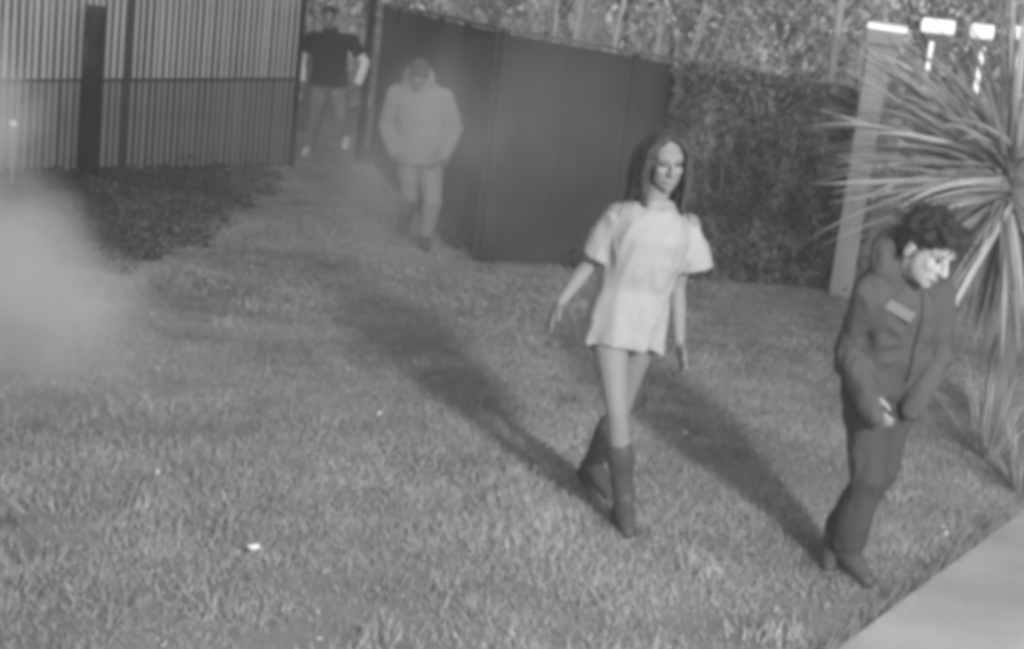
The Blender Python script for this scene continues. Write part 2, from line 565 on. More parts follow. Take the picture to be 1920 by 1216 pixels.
# trees beyond the fences
def tree(label, loc, h, r, n, size, name='leafy_tree', m=None, zc=0.55, trunk=0.09):
    root = thing(name, label, 'tree', loc, None)
    S = Solid()
    S.tube([(0, 0, 0), (0.05, 0.02, h * .25), (-0.03, 0.04, h * .5), (0.02, 0, h * .8)], (trunk, trunk * .8, trunk * .55, trunk * .2), 9)
    for k in range(7):
        a = 2 * math.pi * k / 7 + random.uniform(-.3, .3)
        z0 = h * random.uniform(.2, .5)
        S.tube([(0, 0, z0), (r * .4 * math.cos(a), r * .4 * math.sin(a), z0 + h * .13), (r * .8 * math.cos(a), r * .8 * math.sin(a), z0 + h * .3)],
               (trunk * .5, trunk * .32, trunk * .12), 6)
    link('trunk', rawmesh('trunk', S.V, S.F), M['bark'], root)
    cl = 60
    cc = rng.normal(size=(cl, 3))
    cc /= np.linalg.norm(cc, axis=1)[:, None]
    cc *= (rng.uniform(0.35, 1, cl) ** 0.6)[:, None] * np.array([r, r, h * (1 - zc) * 1.05])
    cc[:, 2] += h * zc
    cid = rng.integers(0, cl, n)
    pts = cc[cid] + rng.normal(size=(n, 3)) * r * 0.13
    pts[:, 2] = np.maximum(pts[:, 2], 0.15)
    tint = (rng.uniform(0.72, 1.2, cl)[cid]) * rng.uniform(.88, 1.12, n)
    o = link('crown', leaf_cloud('crown', pts, size, np.array([0, -.3, .5]), tint), m or M['leaf_far'], root)
    return root
for lab, loc, h, r, n, s in (
    ('bushy pale tree behind the far end of the batten fence', (-3.3, 21.5, 0), 5.0, 1.5, 5000, .07),
    ('pale tree beyond the open gate, past the man in the black shirt', (-1.9, 25, 0), 5.5, 1.7, 5000, .08),
    ('pale bushy tree above the back fence, left of the strap leaved plants', (-0.35, 17.4, 0), 3.9, 1.05, 5000, .055),
    ('dense pale tree behind the strap leaved plants', (1.0, 18.5, 0), 4.2, 1.4, 6000, .06),
    ('broad pale tree behind the slim pale pole', (2.9, 18.8, 0), 4.4, 1.5, 6500, .06),
    ('pale tree behind the row of white capped posts', (5.0, 19.5, 0), 4.6, 1.7, 6500, .065),
    ('pale tree behind the yucca at the right edge', (6.9, 20.5, 0), 4.8, 1.6, 5000, .065)):
    tree(lab, loc, h, r, n, s)
tree('low pale bush showing over the back fence top, above the blurred pale figure', (-0.05, 14.3, 0), 2.2, .4, 1800, .04, 'leafy_bush', zc=.62, trunk=.03)
tree('low pale bush just over the back fence left of the pale timber post', (1.9, 14.1, 0), 1.98, .5, 1800, .04, 'leafy_bush', zc=.62, trunk=.03)
# dark hedge line far behind everything closes the horizon
hx = rng.uniform(-16, 18, 14000)
hz = rng.uniform(0, 1, 14000)
pts = np.stack([hx, 27 + rng.normal(size=14000) * .5, hz * (4.6 + .5 * np.sin(hx * .9) + .4 * np.sin(hx * 2.3))], 1)
o = link('treeline', leaf_cloud('treeline', pts, .17, np.array([0, -.6, .3])), M['leaf_far'])
tag(o, 'mass of pale foliage closing off the view far behind the fences', 'trees', kind='stuff')

# ------------------------------------------------------------------ posts at the right
def capped_post(label, loc, h, w, cap, strip=None, lean=0.0, white_top=False, brace=False):
    root = thing('timber_post', label, 'post', loc, None)
    root.rotation_euler.z = R(-12)
    link('shaft', box_mesh('shaft', (w, w, h), 0.01, (0, 0, h / 2)), M['post'] if white_top else M['dull_post'], root)
    if white_top:      # square block under a thin painted board that tips towards the house
        link('block', box_mesh('block', (cap[0], cap[1], 0.12), 0.012, (0.03, 0, h + 0.063)), M['post'], root)
        o = link('added_glow_cap', box_mesh('added_glow_cap', (cap[0] + .02, cap[1] + .03, cap[2]), 0.005), M['added_glow'], root)
        o.location = (0.04, 0, h + 0.15); o.rotation_euler = (R(6), R(2), 0)
    else:
        link('added_glow_cap', box_mesh('added_glow_cap', cap, 0.015, (0, 0, h + cap[2] / 2 + .003)), M['added_glow'], root)  # white cap, its glow is added
    if brace:
        for sx in (-1, 1):
            bm = bmesh.new()
            for y in (-.04, .04):
                for p in ((sx * w * .5, h - .52), (sx * (w * .5 + .06), h - .06), (sx * (w * .5 + .06), h), (sx * w * .5, h)):
                    bm.verts.new((p[0], y, p[1]))
            bmesh.ops.convex_hull(bm, input=bm.verts)
            me = bpy.data.meshes.new('brace'); bm.to_mesh(me); bm.free()
            link('brace', me, M['post'], root)
    if strip:
        link('added_glow_strip', box_mesh('added_glow_strip', (strip[0], .012, strip[2]), .003, (strip[1], -w / 2 - .009, h - .07 - strip[2] / 2)), M['added_glow'], root)
    return root
capped_post('thick pale timber post with braced top and thin added-glow cap behind the dark haired man', (2.72, 12.45, 0), 2.08, 0.185, (0.3, 0.26, 0.03), white_top=True, brace=True)
capped_post('dull grey post with a broad added-glow white block on top, above a white strip', (3.38, 13.3, 0), 2.235, 0.14, (0.28, 0.2, 0.12), (.04, -.03, .42))
third = capped_post('dull grey post with a small square added-glow white block on top, third from left', (4.02, 14.2, 0), 2.245, 0.13, (0.21, 0.18, 0.13), (.045, .03, .6))
capped_post('dull grey post with added-glow white top at the right edge, behind yucca leaves', (4.64, 15.0, 0), 2.29, 0.13, (0.2, 0.18, 0.13), (.04, 0, .5))
S = Solid()
pp = [(1.9, 12.6, 2.03), (2.74, 12.75, 2.05), (3.4, 13.48, 2.19), (4.05, 14.36, 2.21), (4.7, 15.2, 2.24)]
S.tube(pp[1:], [.007] * 4, 6)
tag(link('wire', rawmesh('wire', S.V, S.F), M['pale_bark']), 'thin pale wire strung along the tops of the capped posts', 'wire')
S = Solid()
S.tube([(0, 0, 0), (0, 0, 1.6), (-0.02, 0, 3.0)], (.045, .043, .04), 12)
o = link('pole', rawmesh('pole', S.V, S.F), M['pale_bark'], smooth=True)
o.location = (2.66, 14.0, 0)
tag(o, 'slim pale round pole rising behind the hedge beside the thick post', 'pole')

# ------------------------------------------------------------------ yucca
yuc = thing('yucca', 'big yucca with spiky strap leaves behind the dark haired man', 'plant', (2.80, 8.35, 0))
S = Solid()
S.tube([(0.02, 0, -.02), (0.0, 0, .5), (-.05, 0, 1.0), (-.08, 0, 1.42)], (.085, .07, .07, .06), 12)
link('trunk', rawmesh('trunk', S.V, S.F), M['bark'], yuc, smooth=True)
top = Vector((-.13, 0, 1.44))
for i in range(215):
    a = random.uniform(0, 2 * math.pi)
    u = random.random() ** 1.15
    el = R(-86 + 160 * u)                      # from the hanging skirt to the upright heart
    d = Vector((math.cos(a) * math.cos(el), math.sin(a) * math.cos(el), math.sin(el)))
    d = (d + Vector((random.gauss(0, .14), random.gauss(0, .14), random.gauss(0, .12)))).normalized()
    b = top + Vector((d.x * .06 + random.gauss(0, .03), d.y * .06 + random.gauss(0, .03), -.30 + .42 * u + random.gauss(0, .03)))
    L = random.uniform(.72, 1.2) if u > .3 else random.uniform(.55, .9)
    lv = strap(b, d, L, random.uniform(.020, .036), random.choice((.01, .03, .06, .11)), 6, .25, random.gauss(0, .5))
    link('leaf', strap_mesh('leaf', [lv], random.uniform(.5, 1.2)), M['yucca'], yuc)

for i in range(120):                           # long blades leaning out over the lawn and the posts
    d = Vector((-1, random.gauss(0, .5), random.uniform(-.25, 1.0))).normalized()
    b = top + Vector((random.gauss(-.02, .04), random.gauss(0, .04), random.gauss(.02, .07)))
    lv = strap(b, d, random.uniform(.75, 1.22), random.uniform(.026, .044), random.choice((.005, .03, .06, .10)), 7, .25, random.gauss(0, .7))
    o = strap_mesh('leaf', [lv], random.uniform(.55, 1.1))
    link('leaf', o, M['yucca'], yuc)

# tangled low plants between the yucca and the slab
for lab, loc, n, L in (('tangled tuft of long grass at the foot of the yucca', (2.62, 7.75, 0), 60, .5),
                       ('ragged tuft of grass against the slab edge at the right', (2.62, 7.12, 0), 50, .34),
                       ('spiky tuft of grass behind the knees of the dark haired man', (2.2, 8.3, 0), 45, .36)):
    flax('grass_tuft', lab, 'plant', loc, n, L, M['hedge'] if n == 45 else M['grass'], width=.013, lean=1.1)

# ------------------------------------------------------------------ lawn grass
def grass(n, y0, y1, hmin, hmax, w):
    y = y0 + (y1 - y0) * rng.uniform(0, 1, n) ** 0.8
    xl, xr = -0.40 * y - .35, 0.375 * y + .35
    x = xl + (xr - xl) * rng.uniform(0, 1, n)
    side = (x - E0.x) * en.x + (y - E0.y) * en.y
    k = side < -0.012
    return x[k], y[k], hmin, hmax, w
Vs, Ts = [], []
for n, y0, y1, h0, h1, w in ((230000, 3.9, 9.0, .010, .034, .0034), (260000, 7.4, 20.0, .012, .032, .0042)):
    x, y, h0, h1, w = grass(n, y0, y1, h0, h1, w)
    n = len(x)
    patch = np.array([noise.noise(Vector((a * 1.1, b * .8, 12.3))) + .6 * noise.noise(Vector((a * 5, b * 5, 4.3))) for a, b in zip(x, y)])
    dark_patch = np.array([patch_depth(a, b) if a < -1.2 and b > 8.6 else -1 for a, b in zip(x, y)])
    k = (dark_patch < rng.uniform(-.25, 1.3, n)) & (patch > rng.uniform(-1.0, -.12, n))
    x, y, patch = x[k], y[k], patch[k]
    n = len(x)
    hh = rng.uniform(h0, h1, n) * (1 + .5 * np.clip(patch, -1, 1))
    a = rng.uniform(0, 2 * np.pi, n)
    ww = w * rng.uniform(.6, 1.3, n)
    lx, ly = rng.normal(size=n) * hh * .55, rng.normal(size=n) * hh * .55
    V = np.zeros((n, 3, 3))
    V[:, 0] = np.stack([x - np.cos(a) * ww, y - np.sin(a) * ww, np.full(n, -.002)], 1)
    V[:, 1] = np.stack([x + np.cos(a) * ww, y + np.sin(a) * ww, np.full(n, -.002)], 1)
    V[:, 2] = np.stack([x + lx, y + ly, hh], 1)
    t = np.clip(1.05 + .28 * patch, .4, 1.7) * rng.uniform(.78, 1.22, n)
    t = np.where(rng.uniform(0, 1, n) < .012, t * 1.7, t)      # bleached dry blades
    Vs.append(V.reshape(-1, 3)); Ts.append(np.repeat(t, 3))
for q in range(110):                            # taller clumps here and there near the camera
    cy = 4.4 + 5.5 * random.random() ** 1.3
    cx = random.uniform(-.38 * cy, .3 * cy)
    if (cx - E0.x) * en.x + (cy - E0.y) * en.y > -.1: continue
    n = random.randint(40, 130)
    r = random.uniform(.03, .11)
    B = np.stack([cx + rng.normal(size=n) * r, cy + rng.normal(size=n) * r, np.full(n, -.002)], 1)
    hh = rng.uniform(.03, .075, n)
    a = rng.uniform(0, 2 * np.pi, n)
    sd = np.stack([np.cos(a), np.sin(a), np.zeros(n)], 1) * .0036
    tip = B + np.stack([rng.normal(size=n) * hh * .5, rng.normal(size=n) * hh * .5, hh], 1)
    Vs.append(np.stack([B - sd, B + sd, tip], 1).reshape(-1, 3)); Ts.append(np.repeat(rng.uniform(.7, 1.3, n) * random.uniform(.7, 1.35), 3))
for cx, cy in ((.55, 5.85), (.545, 5.92), (.43, 6.36), (.47, 6.29), (1.44, 5.6), (1.42, 5.66), (1.38, 5.70), (1.40, 5.80)):   # blades pressed up round the feet
    n = 420
    a, q = rng.uniform(0, 2 * np.pi, n), .045 + rng.exponential(.035, n)
    B = np.stack([cx + np.cos(a) * q, cy + np.sin(a) * q, np.full(n, -.002)], 1)
    hh = rng.uniform(.02, .05, n)
    sd = np.stack([np.sin(a), np.cos(a), np.zeros(n)], 1) * .0034
    tip = B + np.stack([rng.normal(size=n) * hh * .4, rng.normal(size=n) * hh * .4, hh], 1)
    Vs.append(np.stack([B - sd, B + sd, tip], 1).reshape(-1, 3)); Ts.append(np.repeat(rng.uniform(.7, 1.2, n), 3))
n = 10000                                      # longer blades flopping over the slab's edge
u = rng.uniform(-2.2, 4.2, n); v = -.012 - rng.exponential(.025, n)
keepers = np.array([noise.noise(Vector((q * 3.0, 0, 1))) for q in u]) > rng.uniform(-.5, .5, n)
u, v = u[keepers], v[keepers]; n = len(u)
B = np.stack([E0.x + ed.x * u + en.x * v, E0.y + ed.y * u + en.y * v, np.full(n, -.002)], 1)
hh = rng.uniform(.03, .125, n)
a = rng.uniform(0, 2 * np.pi, n)
sd = np.stack([np.cos(a), np.sin(a), np.zeros(n)], 1) * .0032
tip = B + np.stack([en.x * hh * .35 + rng.normal(size=n) * .02, en.y * hh * .35 + rng.normal(size=n) * .02, hh], 1)
Vs.append(np.stack([B - sd, B + sd, tip], 1).reshape(-1, 3)); Ts.append(np.repeat(rng.uniform(.5, 1.2, n), 3))
V = np.concatenate(Vs); T = np.concatenate(Ts)
tag(link('lawn_grass', trimesh('lawn_grass', V, np.arange(len(V)).reshape(-1, 3), T), M['grass']),
    'short worn grass covering the whole back yard', 'grass', kind='stuff')

n = 420
fx, fy = rng.uniform(-3.4, 2.2, n), 4.4 + 9 * rng.uniform(0, 1, n) ** 1.5
k = ((fx - E0.x) * en.x + (fy - E0.y) * en.y) < .25
pts = np.stack([fx, fy, np.full(n, .026)], 1)[k]
tag(link('fallen_leaves', leaf_cloud('fallen_leaves', pts, .014, np.array([0, 0, 2.0]), rng.uniform(.35, 1.9, len(pts)), .7), M['flax']),
    'scattered small dry leaves lying in the grass', 'leaves', kind='stuff')

# ------------------------------------------------------------------ people
def hand(S, wr, ha, palm_n, thumb_side, s=1.0, curl=0.5):
    """palm, four unequal bent fingers and a thumb off the side of the palm"""
    wr, ha = Vector(wr), Vector(ha)
    d = (ha - wr).normalized()
    n = Vector(palm_n)
    n = (n - d * n.dot(d)).normalized()
    t = n.cross(d) * thumb_side
    pl = .088 * s
    rings = []
    for f, a, b in ((0, .026, .020), (.3, .034, .017), (.7, .041, .015), (1.0, .040, .012)):
        rings.append(ring(wr + d * (pl * f), t, n, a * s, b * s, 12, 2.6))
    S.loft(rings)
    for k, (off, L) in enumerate(((.030, .068), (.0105, .077), (-.0095, .072), (-.029, .056))):
        p0 = wr + d * (pl * .93) + t * (off * s)
        dd = (d + t * (off * 3.0)).normalized()
        pts = [p0 - d * .015]
        c = curl * (1 + .12 * k)
        for j, q in enumerate((.45, .32, .23)):
            dd = (dd + n * (c * (.35 + .25 * j))).normalized()
            pts.append(pts[-1] + dd * (L * q * s + (.015 if j == 0 else 0)))
        S.tube(pts, [.0092 * s, .009 * s, .0082 * s, .0068 * s], 8)
    b = wr + d * (pl * .28) + t * (.026 * s)
    dd = (d * .75 + t * .7 + n * .25).normalized()
    p1 = b + dd * .036 * s
    p2 = p1 + (d * .95 + t * .25 + n * .25).normalized() * .03 * s
    p3 = p2 + (d + n * .3).normalized() * .023 * s
    S.tube([b - dd * .008, p1, p2, p3], [.0135 * s, .0115 * s, .0098 * s, .0078 * s], 8)

def headframe(f, pitch=0.0, roll=0.0):
    f = Vector((f[0], f[1], 0)).normalized()
    Rt = f.cross(UP)
    f2 = (f * math.cos(R(pitch)) - UP * math.sin(R(pitch)))
    u2 = Rt.cross(f2)
    q = Matrix.Rotation(R(roll), 3, f2)
    return q @ Rt, f2, q @ u2

def head(S, c, Rt, F, U, s=1.0):
    c = Vector(c)
    g = lambda x, y, z: c + Rt * (x * s) + F * (y * s) + U * (z * s)
    e = lambda x, y, z, r: S.ell(g(x, y, z), [k * s for k in r], Rt, F, U)
    e(0, -.012, .03, (.076, .094, .086))
    e(0, .028, -.035, (.06, .062, .075))
    e(0, .040, -.072, (.043, .045, .036))
    e(0, .066, -.092, (.022, .02, .018))
    e(0, .062, .03, (.058, .032, .034))
    e(0, .078, -.058, (.026, .017, .022))
    for sx in (-1, 1):
        e(sx * .034, .062, -.02, (.024, .024, .026))
        e(sx * .077, -.012, -.012, (.010, .019, .031))
    S.tube([g(0, .088, .018), g(0, .103, -.008), g(0, .112, -.028)], [.009 * s, .011 * s, .0145 * s], 8)
    for sx in (-1, 1):
        e(sx * .012, .098, -.031, (.009, .010, .008))
    return g

def face_parts(root, base, g, Rt, F, U, s, eyes=True):
    for sx in (-1, 1):
        S = Solid(); S.ell(g(sx * .031, .083, .006), (.013 * s, .008 * s, .0062 * s), Rt, F, U)
        link('eye', rawmesh('eye', S.V, S.F), M['eye'], root, base, True)
        S = Solid(); S.tube([g(sx * .014, .096, .026), g(sx * .032, .094, .031), g(sx * .050, .080, .025)], [.002 * s, .003 * s, .0016 * s], 6)
        link('eyebrow', rawmesh('eyebrow', S.V, S.F), M['lips'], root, base, True)
    S = Solid()
    S.tube([g(-.022, .087, -.062), g(-.008, .0945, -.058), g(.008, .0945, -.058), g(.022, .087, -.062)], [.002 * s, .005 * s, .005 * s, .002 * s], 6)
    S.tube([g(-.019, .088, -.064), g(0, .095, -.068), g(.019, .088, -.064)], [.002 * s, .006 * s, .002 * s], 6)
    link('lips', rawmesh('lips', S.V, S.F), M['lips'], root, base, True)

def vec(j):
    return {k: Vector(v) for k, v in j.items()}

def lerp(a, b, t): return a + (b - a) * t

def figure(name_label, j, face, pitch, roll, skin, s=1.0, voxel=.0065, hsize=1.0, palms=None, curl=.5, female=False, base=None, slim=1.0):
    j = vec(j)
    base = Vector(base)
    root = thing('person', name_label, 'person', base)
    S = Solid()
    X1 = (j['shL'] - j['shR']).normalized()
    X0 = (j['hipL'] - j['hipR']); X0.z *= .3; X0.normalize()
    sp = j['neck'] - j['pelvis']
    su = sp.normalized()
    Y1 = su.cross(X1).normalized(); Y0 = su.cross(X0).normalized()
    chest = lerp(j['pelvis'], j['neck'], .70)
    wai = .105 if female else .135
    rings = []
    for t, a, b in ((-.16, .10, .075), (-.08, .150, .10), (.04, .163, .112), (.2, .145, .105), (.42, wai + .01, .092), (.6, .135, .105), (.78, .155, .112), (.9, .135, .09), (.97, .075, .065), (1.02, .052, .056)):
        X = lerp(X0, X1, max(0, min(1, t))).normalized(); Y = lerp(Y0, Y1, max(0, min(1, t))).normalized()
        rings.append(ring(j['pelvis'] + sp * t, X, Y, a * s * slim, b * s * slim, 20, 2.2))
    S.loft(rings)
    Rt, F, U = headframe(face, pitch, roll)
    S.tube([lerp(j['pelvis'], j['neck'], .93), j['neck'], j['head'] - U * .06 * s - F * .015], [.062 * s, .054 * s, .052 * s], 12)
    g = head(S, j['head'], Rt, F, U, s * hsize)
    for q in 'RL':
        sh, el, wr, ha = (j[k + q] for k in ('sh', 'el', 'wr', 'ha'))
        k = s * slim * (.93 if female else 1)
        S.tube([lerp(j['neck'], sh, .45) - su * .05, sh], [.055 * k, .056 * k], 12)
        S.tube([sh, lerp(sh, el, .4), el, lerp(el, wr, .3), lerp(el, wr, .75), wr], [.056 * k, .046 * k, .038 * k, .040 * k, .030 * k, .025 * k], 12)
        pn = Vector(palms[q]) if palms else -X1 if q == 'L' else X1
        d = (ha - wr).normalized()
        pn2 = (pn - d * pn.dot(d)).normalized()
        # the thumb points forward (towards the facing side)
        ts = 1 if pn2.cross(d).dot(Y1 * 1.0) < 0 else -1
        hand(S, wr, ha, pn, ts if palms is None else palms.get('t' + q, ts), .98 * s * (.92 if female else 1), curl)
        hp, kn, an, to = (j[k2 + q] for k2 in ('hip', 'kn', 'an', 'to'))
        S.tube([hp, lerp(hp, kn, .3), lerp(hp, kn, .75), kn, lerp(kn, an, .3), lerp(kn, an, .75), an],
               [.085 * k, .080 * k, .058 * k, .050 * k, .052 * k, .036 * k, .033 * k], 14)
        S.tube([an, lerp(an, to, .6), lerp(an, to, .85)], [.031 * s, .027 * s, .022 * s], 10)
    link('body', S.fuse('body', voxel, 4), skin, root, base, True)
    return root, j, dict(X0=X0, X1=X1, Y0=Y0, Y1=Y1, sp=sp, su=su, Rt=Rt, F=F, U=U, g=g, base=base, s=s, hs=s * hsize)

def shoe(root, base, an, to, m, s=1.0, shaft=None, heel=0.0, name='shoe', voxel=.007, wide=1.0):
    """shoe or boot: heel counter, vamp, toe, sole; optional leg shaft points with radii"""
    an, to = Vector(an), Vector(to)
    d = to - an
    down = Vector((0, 0, -1))
    fl = Vector((d.x, d.y, d.z * .9)).normalized()
    dn = (down - fl * down.dot(fl)).normalized()
    sd = fl.cross(dn)
    S = Solid()
    L = .235 * s
    bk = an + dn * (.052 * s) - fl * (.055 * s)
    rings = []
    for f, a, b, lift in ((0.0, .022, .028, .012), (.06, .031, .038, .008), (.3, .034, .044, .006), (.55, .040, .034, .0), (.78, .043, .026, -.004), (.94, .032, .019, -.006), (1.0, .012, .010, -.008)):
        rings.append(ring(bk + fl * (L * f) - dn * (lift * s), sd, dn, a * s * wide, b * s, 14, 2.5))
    S.loft(rings)
    S.tube([an + dn * .03 * s, an - dn * .03 * s], [.046 * s, .047 * s], 12)
    S.tube([an, lerp(an, to, .55), to + fl * .02], [.047 * s, .044 * s, .030 * s], 12)
    if shaft:
        S.tube([p for p, r in shaft], [r for p, r in shaft], 14)
    if heel:
        S.tube([bk + fl * .03 * s + dn * .02, bk + fl * .025 * s + dn * (.03 * s + heel)], [.028 * s, .022 * s], 10)
    o = link(name, S.fuse(name, voxel, 3, .003 if shaft else 0, 22), m, root, base, True)
    S = Solid()
    rings = []
    for f, a in ((0.0, .022), (.06, .033), (.3, .034), (.55, .042), (.78, .046), (.94, .034), (1.0, .014)):
        rings.append(ring(bk + fl * (L * f) + dn * (.036 * s if f < .4 else .028 * s), sd, dn, a * s * wide, .008 * s, 12, 3))
    S.loft(rings)
    link('sole', rawmesh('sole', S.V, S.F), M['sole'], o, None, True).data.transform(Matrix.Translation(-Vector(base)))
    return o

def hairdo(root, D, m, style, voxel=.007):
    g, Rt, F, U, hs, base = D['g'], D['Rt'], D['F'], D['U'], D['hs'], D['base']
    S = Solid()
    e = lambda x, y, z, r: S.ell(g(x, y, z), [k * hs for k in r], Rt, F, U)
    if style == 'long':
        e(0, -.030, .050, (.084, .092, .082))
        e(0, -.060, -.005, (.074, .062, .085))
        for sx in (-1, 1):                     # parted in the middle, falling past the ears
            for k in range(9):
                y = .052 - .018 * k
                S.tube([g(sx * .004, y, .126 - .25 * abs(y)), g(sx * .045, y + .012, .108 - .2 * abs(y)), g(sx * .078, y + .004, .05), g(sx * .090, y - .006, -.03),
                        g(sx * (.088 + .006 * (k % 3)), y - .014, -.12), g(sx * (.078 + .012 * (k % 2)), y - .004, -.20 - .012 * (k % 3))],
                       [.010 * hs, .016 * hs, .017 * hs, .018 * hs, .017 * hs, .007 * hs], 8)
        for k in range(7):
            x = -.06 + .02 * k
            S.tube([g(x, -.10, .04), g(x, -.118, -.06), g(x * 1.1, -.11, -.15), g(x * 1.1, -.10, -.23)], [.022 * hs, .022 * hs, .020 * hs, .009 * hs], 8)
    else:
        e(0, -.022, .046, (.086, .100, .084))
        e(0, -.055, .012 if style == 'curly' else -.005, (.074, .06, .075))
        for k in range(10):
            a = math.pi * k / 9 - math.pi / 2
            x = .07 * math.sin(a)
            S.tube([g(x * .4, .045, .118 - abs(x) * .2), g(x, .064, .088 - abs(x) * .45), g(x * 1.15, .055, .055)], [.014 * hs, .013 * hs, .006 * hs], 7)
    if style == 'curly':
        for k in range(150):
            a, b = random.uniform(0, 6.28), random.uniform(-.1, 1.35)
            x, y, z = math.cos(a) * math.cos(b) * .088, math.sin(a) * math.cos(b) * .100 - .02, math.sin(b) * .090 + .048
            if y > .05 and z < .07: continue
            e(x, y, z, (.015, .015, .014))
        for x in (-.055, -.025, .005, .035, .06):
            S.tube([g(x, .05, .108), g(x + .01, .088, .098), g(x + .016, .112, .074)], [.020 * hs, .017 * hs, .007 * hs], 8)
    h = link('hair', S.fuse('hair', voxel, 2, .006, 40), m, root, base, True)
    if style == 'short': return
    vs = [v for v in h.data.vertices if (v.co + base - g(0, 0, 0)).dot(F) < (.02 if style == 'long' else .2) * hs and (v.co + base - g(0, .06, -.04)).length > .07 * hs]
    T = Solid()
    for q in range(260):                       # single strands standing off the mass
        v = random.choice(vs)
        p, nn = v.co.copy(), v.normal.copy()
        fall = -U if style == 'long' else Vector((random.gauss(0, 1), random.gauss(0, 1), random.gauss(0, 1))).normalized()
        L = random.uniform(.03, .07) * (1.4 if style == 'long' else .8)
        T.tube([p, p + nn * L * .22 + fall * L * .4, p + nn * L * .30 + fall * L * .8, p + nn * L * .2 + fall * L * 1.2], [.0022, .002, .0016, .0008], 5, ends=False)
    st = link('strands', rawmesh('strands', T.V, T.F), m, h)
    st['kind'] = 'stuff'

# --- the woman in white, striding towards the camera
WJ = {'pelvis': [0.462, 5.99, 0.893], 'neck': [0.507, 5.94, 1.356], 'head': [0.526, 5.91, 1.522], 'shR': [0.368, 5.92, 1.295], 'elR': [0.286, 6.01, 1.068], 'wrR': [0.184, 5.92, 0.915], 'haR': [0.15, 5.88, 0.845],
      'shL': [0.66, 5.99, 1.276], 'elL': [0.655, 6.04, 1.009], 'wrL': [0.685, 5.94, 0.800], 'haL': [0.712, 5.89, 0.715], 'hipR': [0.392, 5.94, 0.841], 'hipL': [0.532, 6.0, 0.838], 'knR': [0.462, 5.84, 0.505], 'anR': [0.542, 5.92, 0.115],
      'toR': [0.56, 5.78, 0.045], 'knL': [0.494, 6.08, 0.47], 'anL': [0.425, 6.36, 0.125], 'toL': [0.497, 6.24, 0.045]}
woman, j, D = figure('person in a loose white shirt dress and tall black boots striding over the lawn', WJ, (.25, -.97), 4, 4, M['skin'], .97, .006, female=True, base=(0.52, 6.0, 0), curl=.35)
face_parts(woman, D['base'], D['g'], D['Rt'], D['F'], D['U'], D['hs'])
hairdo(woman, D, M['hair_mid'], 'long')
# dress: boxy body, wide short sleeves, open at the hem
S = Solid()
X1, Y1 = D['X1'], D['Y1']
ax = Vector((.97, .22, 0)).normalized(); ay = UP.cross(ax)
hem = Vector((0.462, 5.985, 0.765))
def dring(z, cx, cy, a, b, mod, ph=0.0, slope=0.0, tails=0.0):
    r = ring((cx, cy, z), ax, ay, a, b, 40, 2.3, mod, 9, ph)
    for v in r:
        u = (v - Vector((cx, cy, z))).dot(ax) / a
        v.z += slope * u - tails * max(0, abs(u) - .65)
    return r
S.loft([dring(1.372, .507, 5.945, .062, .062, 0), dring(1.335, .508, 5.945, .112, .105, 0, 0, -.01), dring(1.30, .508, 5.95, .152, .128, 0, 0, -.02),
        dring(1.22, .505, 5.955, .168, .142, .01), dring(1.10, .49, 5.965, .155, .135, .02, .3), dring(1.0, .475, 5.98, .152, .130, .03, .6),
        dring(.90, .465, 5.985, .163, .142, .04, .9), dring(.80, .458, 5.985, .172, .150, .055, 1.1, -.008, .04), dring(.765, .456, 5.985, .175, .153, .06, 1.1, -.012, .075),
        dring(.768, .456, 5.985, .158, .137, .06, 1.1, -.012, .075), dring(.85, .462, 5.985, .14, .12, .03, .9), dring(.92, .465, 5.985, .11, .1, 0)])
shl_end = Vector((.708, 6.0, 1.10)); shr_end = Vector((.318, 5.97, 1.115))
S.tube([lerp(j['neck'], j['shL'], .5) - UP * .035, j['shL'] - UP * .022, lerp(j['shL'], shl_end, .55), shl_end], [.056, .060, .070, .080], 16, ends=False)
S.tube([lerp(j['neck'], j['shR'], .5) - UP * .035, j['shR'] - UP * .022, lerp(j['shR'], shr_end, .55), shr_end], [.056, .059, .067, .074], 16, ends=False)
link('dress', S.fuse('dress', .0075, 12, .013, 9), M['dress'], woman, D['base'], True)
# boots
shoe(woman, D['base'], j['anR'], j['toR'], M['boot'], .98, [(j['anR'], .044), (lerp(j['anR'], j['knR'], .28), .050), (lerp(j['anR'], j['knR'], .50), .060), (lerp(j['anR'], j['knR'], .58), .061)], .03, 'boot')
shoe(woman, D['base'], j['anL'], j['toL'], M['boot'], .98, [(j['anL'], .044), (lerp(j['anL'], j['knL'], .28), .052), (lerp(j['anL'], j['knL'], .55), .062), (lerp(j['anL'], j['knL'], .66), .063)], .03, 'boot')

